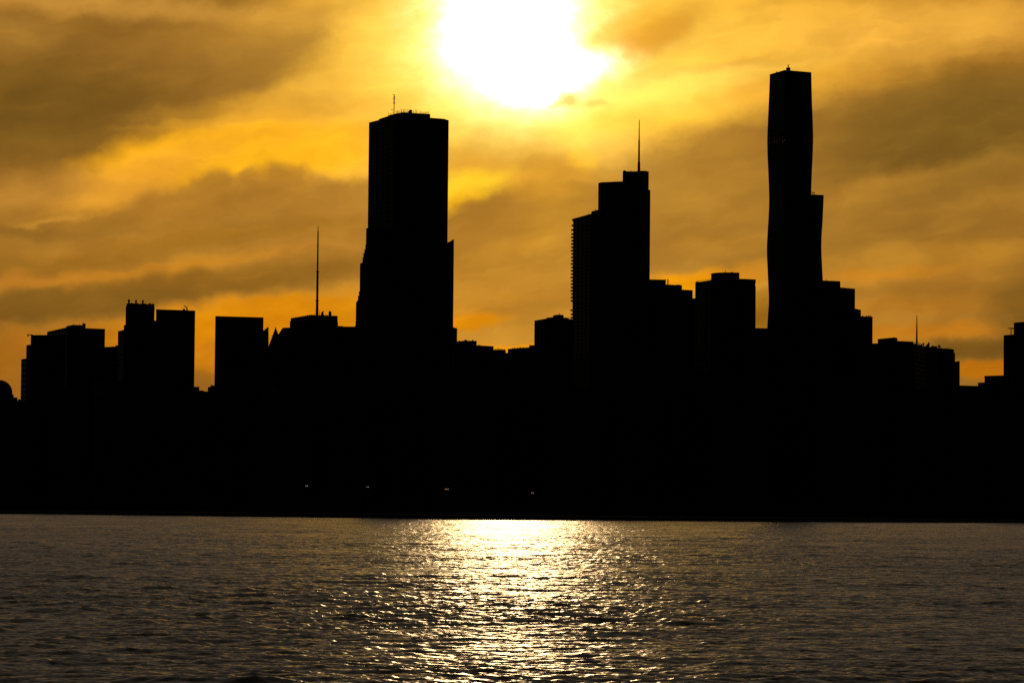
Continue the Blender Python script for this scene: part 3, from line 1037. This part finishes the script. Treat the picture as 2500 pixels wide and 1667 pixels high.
def stem(name, lp, rp, ytop, ybot, d0, near_frac, mt, dl, dr, top=None):
    """loft of four-cornered storeys following the stem's slanting sides; dl/dr: how far the outer corners recede"""
    ys = [ytop]
    while ys[-1] < ybot - 14: ys.append(ys[-1] + 14)
    ys.append(ybot)
    rings = []
    for y in ys:
        xl, xr = prof(lp, y), prof(rp, y)
        xn = xl + (xr - xl) * near_frac
        z = wpt(xn, y, d0).z
        nn_ = wpt(xn, y, d0)
        l = pdir(xl, y); r = pdir(xr, y)
        lx, ly = l.x / l.y * (d0 + dl), d0 + dl
        rx, ry = r.x / r.y * (d0 + dr), d0 + dr
        bx, by = lx + rx - nn_.x, ly + ry - nn_.y
        k = nn_.x / nn_.y
        bx = min(bx, rx - 1.0) if k > 0 else bx
        rings.append([(nn_.x, nn_.y, z), (rx, ry, z), (bx, by, z), (lx, ly, z)])
    vs = [v for rg in rings for v in rg]
    fs = [[0, 1, 2, 3]]
    for k in range(len(rings) - 1):
        for i in range(4):
            j = (i + 1) % 4
            fs.append([4 * k + i, 4 * (k + 1) + i, 4 * (k + 1) + j, 4 * k + j])
    n = len(rings) - 1
    fs.append([4 * n + 3, 4 * n + 2, 4 * n + 1, 4 * n])
    MB().add(vs, fs).build(name, mt, r_)
    return rings


stem('tall_stem_top', LP, RP, 171.5, 325.5, dN, .36, M_GLASS, 29, 13)
stem('tall_stem', LP, RP, 345, 1246, dN, .36, M_GLASS, 29, 13)
# open storey: core, mullions and tinted glass
core_l = [(171, 1903), (1240, 1903)]; core_r = [(171, 1962), (1240, 1962)]
stem('open_storey_core', core_l, core_r, 325.5, 345, dN + 3, .3, M_CONC, 20, 8)
zt, zb = wpt(1925, 325.5, dN).z + .5, wpt(1925, 345, dN).z - .5
for x in (1874.6, 1881.5, 1886, 1893.5, 1900.5, 1965, 1971, 1978, 1983.9):
    off = 29 * (1909 - x) / 36 if x < 1909 else 13 * (x - 1909) / 70
    p = wpt(x, 335, dN + max(off, 0) + 1.5)
    MB().box((p.x, p.y), .45, .45, zb, zt).build('mullion', M_METAL, r_)
for x0, x1 in ((1875, 1903), (1962, 1984)):
    o0 = 29 * (1909 - x0) / 36 if x0 < 1909 else 13 * (x0 - 1909) / 70
    o1 = 29 * (1909 - x1) / 36 if x1 < 1909 else 13 * (x1 - 1909) / 70
    p, q = wpt(x0, 335, dN + o0 + 2.2), wpt(x1, 335, dN + o1 + 2.2)
    MB().prism([(p.x, p.y), (q.x, q.y), (q.x, q.y + .15), (p.x, p.y + .15)], zb, zt).build('tinted_window', M_TINT, r_)
mb = MB()
for x0, x1, d0_, d1_ in ((1874.5, 1903, 27, 5), (1962, 1984.2, 10, 13)):
    a = wpt(x0, 336, dN + d0_ + 1.5); b = wpt(x1, 336, dN + d1_ + 1.5)
    mb.bar((a.x, a.y, (zt + zb) / 2), (b.x, b.y, (zt + zb) / 2), .35)
mb.build('transom', M_METAL, r_)
L2 = [(473, 1925), (1240, 1925)]
stem('middle_stem', L2, R2, 474.4, 1246, dN + 10, .5, M_GLASS, 20, 6)
L3 = [(683, 1950), (1240, 1950)]
stem('low_stem', L3, R3, 684, 1246, dN + 6, .45, M_GLASS, 20, 10)
kit(r_, 1920, 1929.7, 173, 165.4, dN + 8, 'crane_base', 4)
mb = MB()
mb.bar(wpt(1924.5, 167, dN + 9), wpt(1924.3, 160, dN + 9), .45)
mb.bar(wpt(1923.5, 161.4, dN + 9), wpt(1927.4, 158, dN + 9), .25); mb.bar(wpt(1924, 160.5, dN + 9), wpt(1921.4, 159.4, dN + 9), .22)
mb.build('roof_crane', M_METAL, r_)
kit(r_, 1895, 1897, 179, 175.2, dN + 16, 'roof_vent', 2)
mb = MB()
mb.bar(wpt(1980, 470, dN + 14), wpt(1988.4, 470.3, dN + 14), .32); mb.bar(wpt(1984.6, 477, dN + 14), wpt(1984.6, 470, dN + 14), .3)
mb.bar(wpt(1988.2, 477, dN + 14), wpt(1988.2, 470.2, dN + 14), .3)
mb.build('terrace_frame', M_METAL, r_)
mast(r_, 2017.5, 686, 682, dN + 14, 1.8)

r_ = root_for('staircase_tower', 'tower stepping down like stairs to the right of the wavy tower', 'building', 2080, 2700)
block(r_, 'upper_terrace', [(2030, 700.8), (2052, 701.8), (2084, 704.6), (2087.6, 706.6)], 2710, M_CONC, 26)
block(r_, 'middle_terrace', [(2060, 752.6), (2088, 753.4), (2102, 756.6)], 2705, M_CONC, 26)
block(r_, 'lower_terrace', [(2080, 771.6), (2127.6, 773), (2130.4, 776)], 2700, M_CONC, 26)
for x in (2105, 2114, 2119.5, 2124):
    kit(r_, x, x + 2.6, 773.5, 770.6, 2704, 'roof_vent', 3)

r_ = root_for('rooftop_antenna_block', 'long low block with a pole spire, dishes and roof clutter at lower right', 'building', 2230, 2600)
block(r_, 'block_body', [(2120, 838.6), (2143, 837), (2232, 839), (2262, 846), (2300, 849.8), (2327, 852.6), (2329.2, 855.5)], 2600, M_BRICK, 20, ref=0)
block(r_, 'shoulder', [(2290, 860.4), (2331.8, 861.4)], 2598, M_BRICK, 26)
block(r_, 'plant_room', [(2143, 827.4), (2184.3, 823.4), (2191, 825.2)], 2606, M_CONC, 12, z0=80)
block(r_, 'plant_wing', [(2180, 831.6), (2230.4, 834)], 2604, M_CONC, 14, z0=80)
mast(r_, 2238.2, 842, 769, 2612, 5.2, 'pole_spire', taper=.3)
dish(r_, 2254, 840, 2610, 3.2, .3)
dish(r_, 2250, 841.5, 2608, 2.2, .8)
profile(r_, 'roof_wedge', [(2258, 847), (2269.4, 833), (2269.4, 849), (2258, 849)], 2610, 5, M_METAL)
profile(r_, 'roof_hood', [(2272, 847.5), (2276, 843), (2281, 845.3), (2287.6, 844.6), (2288, 852), (2272, 852)], 2610, 5, M_METAL)
for x, h_ in ((2232, 4), (2234.5, 2.5), (2242.5, 5), (2245, 3), (2248, 4), (2290.5, 6.5), (2293, 8.5), (2295.4, 5), (2311, 2.2), (2315, 2.8), (2319, 2), (2323, 2)):
    yb = 839 + (x - 2232) * .15
    mast(r_, x, yb + 3, yb - h_, 2608, 1.6, 'roof_antenna', taper=.8)
mb = MB(); mb.bar(wpt(2289.5, 843.5, 2608), wpt(2296.6, 847, 2608), .4); mb.bar(wpt(2290, 847.5, 2608), wpt(2296, 843.5, 2608), .35)
mb.build('roof_frame', M_METAL, r_)

r_ = root_for('narrow_slab', 'narrow low slab at right end of the antenna block', 'building', 2337, 2560)
block(r_, 'block_body', [(2318, 883.6), (2341, 881.6), (2343.2, 882.2)], 2560, M_GLASS, 24)
r_ = root_for('low_wide_block', 'lowest flat block beside the far right tower', 'building', 2365, 2700)
block(r_, 'block_body', [(2330, 940.2), (2395, 942)], 2700, M_CONC, 24)
r_ = root_for('two_step_block', 'low block of two steps at left foot of the far right tower', 'building', 2420, 2650)
block(r_, 'lower_step', [(2387.5, 934), (2415, 933)], 2645, M_CONC, 24)
block(r_, 'upper_step', [(2403.5, 917.4), (2460, 915.8)], 2650, M_CONC, 24)
r_ = root_for('right_edge_tower', 'slightly bluish tower cut by the right edge with an arm jutting from its top', 'building', 2480, 2450)
block(r_, 'tower_shaft', [(2450.2, 820), (2474, 816.4), (2560, 817)], 2450, M_GLASS, 30)
block(r_, 'penthouse', [(2475, 787.6), (2500, 785.4), (2540, 786)], 2458, M_GLASS, 20, z0=90)
mb = MB()
mb.bar(wpt(2459.5, 801.4, 2459), wpt(2476, 801.2, 2459), .28); mb.bar(wpt(2466, 801.8, 2459), wpt(2476, 802, 2459), .36)
mb.bar(wpt(2468.4, 818, 2459), wpt(2468.4, 801.4, 2459), .3)
mb.build('roof_arm', M_METAL, r_)

# front rank of mid-rise blocks along the shore drive
FR = [(-60, 90, 985), (80, 230, 960), (225, 330, 930), (320, 475, 965), (470, 640, 985), (635, 760, 940), (750, 900, 970), (890, 1060, 930), (1050, 1210, 900),
      (1200, 1330, 915), (1320, 1470, 950), (1460, 1600, 930), (1590, 1740, 900), (1730, 1880, 920), (1870, 2010, 960), (2000, 2150, 925), (2140, 2290, 950), (2280, 2400, 985), (2390, 2600, 975)]
words = ['below the domed building', 'below the narrow stepped tower', 'below the low block', 'below the three chimney tower', 'below the wide sky gap', 'below the sawtooth roof',
         'below the needle spire', 'below the broadest tower', 'below the slanted tower', 'straight below the sun', 'below the balconied tower', 'below the tiered spire tower',
         'below the terraced block', 'below the squat penthouse tower', 'below the wavy tower', 'below the staircase tower', 'below the pole spire', 'below the narrow low slab', 'below the right edge tower']
for i, ((x0, x1, y), w) in enumerate(zip(FR, words)):
    d = 2240 + (i * 37) % 90
    r_ = root_for('midrise_block', 'unlit black mid rise block in the front rank ' + w, 'building', (x0 + x1) / 2, d, 'front rank of mid rise blocks')
    block(r_, 'block_body', [(x0, y + 2), (x0 + (x1 - x0) * .3, y), (x1, y + 3)], d, (M_BRICK, M_CONC, M_STONE)[i % 3], 30)
    xm = x0 + (x1 - x0) * .4
    block(r_, 'penthouse', [(xm, y - 8), (xm + (x1 - x0) * .2, y - 7)], d + 12, M_CONC, 10, z0=60)

# park tree line along the shore
rng = random.Random(9)
mb = MB()
vs, fs = [], []
for i in range(len(shore) - 1):
    (xa, ya), (xb, yb) = shore[i], shore[i + 1]
    if abs(xa) > 900 and abs(xb) > 900: continue
    seg = math.hypot(xb - xa, yb - ya)
    nt_ = int(seg / 7)
    for k in range(nt_):
        t = (k + rng.random()) / nt_
        x, y = xa + (xb - xa) * t, ya + (yb - ya) * t + rng.uniform(35, 75)
        hgt = rng.uniform(6, 11); rad = hgt * .38
        o = len(vs)
        vs += [(x - .25, y, 1.5), (x + .25, y, 1.5), (x, y, 1.5 + hgt * .8)]; fs.append([o, o + 1, o + 2])
        for _ in range(70):
            a, b_2 = rng.uniform(0, 6.283), rng.uniform(-1, 1)
            q = rad * rng.uniform(.5, 1.05)
            cxx = x + q * math.cos(a) * math.sqrt(1 - b_2 * b_2); cyy = y + q * math.sin(a) * math.sqrt(1 - b_2 * b_2)
            czz = 1.5 + hgt * .65 + q * b_2 * .95
            s = rng.uniform(.35, .8); o = len(vs)
            for _k in range(4):
                vs.append((cxx + rng.uniform(-s, s), cyy + rng.uniform(-s, s), czz + rng.uniform(-s, s)))
            fs.append([o, o + 1, o + 2, o + 3])
mb.add(vs, fs)
o = mb.build('park_trees', M_LEAF)
o['kind'] = 'stuff'; o['label'] = 'unlit line of park trees along the far shore'; o['category'] = 'trees'

# lamp masts on the shore drive
LM = [([746.8, 750.2], 1185.5, (1, .72, .42), 'pair of faint warm shore lights, leftmost of four'),
      ([895.5, 899], 1188, (.85, 1, .9), 'pair of pale whitish shore lights, second from left'),
      ([1087.8, 1091, 1094.3], 1193.6, (1, .5, .22), 'row of three orange shore lights'),
      ([1298.4, 1302], 1202.8, (1, .42, .2), 'pair of orange red shore lights below the sun')]
for i, (xs, y, c, lab) in enumerate(LM):
    d = 1990
    xm = sum(xs) / len(xs)
    r_ = root_for('light_mast', lab, 'street light', xm, d, 'lamp masts on the shore')
    p = wpt(xm, y, d)
    MB().cone((p.x, d + .3), (.16, .09), (GROUND, p.z + .3), 8).build('pole', M_METAL, r_)
    MB().bar(wpt(xs[0] - 1, y - .6, d + .3), wpt(xs[-1] + 1, y - .6, d + .3), .06).build('crossarm', M_METAL, r_)
    mt = lampmat('lamp_glow', c, 2.6 if i != 1 else 1.6)
    for k, x in enumerate(xs):
        q = wpt(x, y, d)
        s = .20 if (k == 0 and i < 2) else .27
        MB().cone((q.x, q.y), (s * .6, s, s, s * .5), (q.z - s, q.z - s * .4, q.z + s * .4, q.z + s), 10).build('lamp_head', mt, r_)
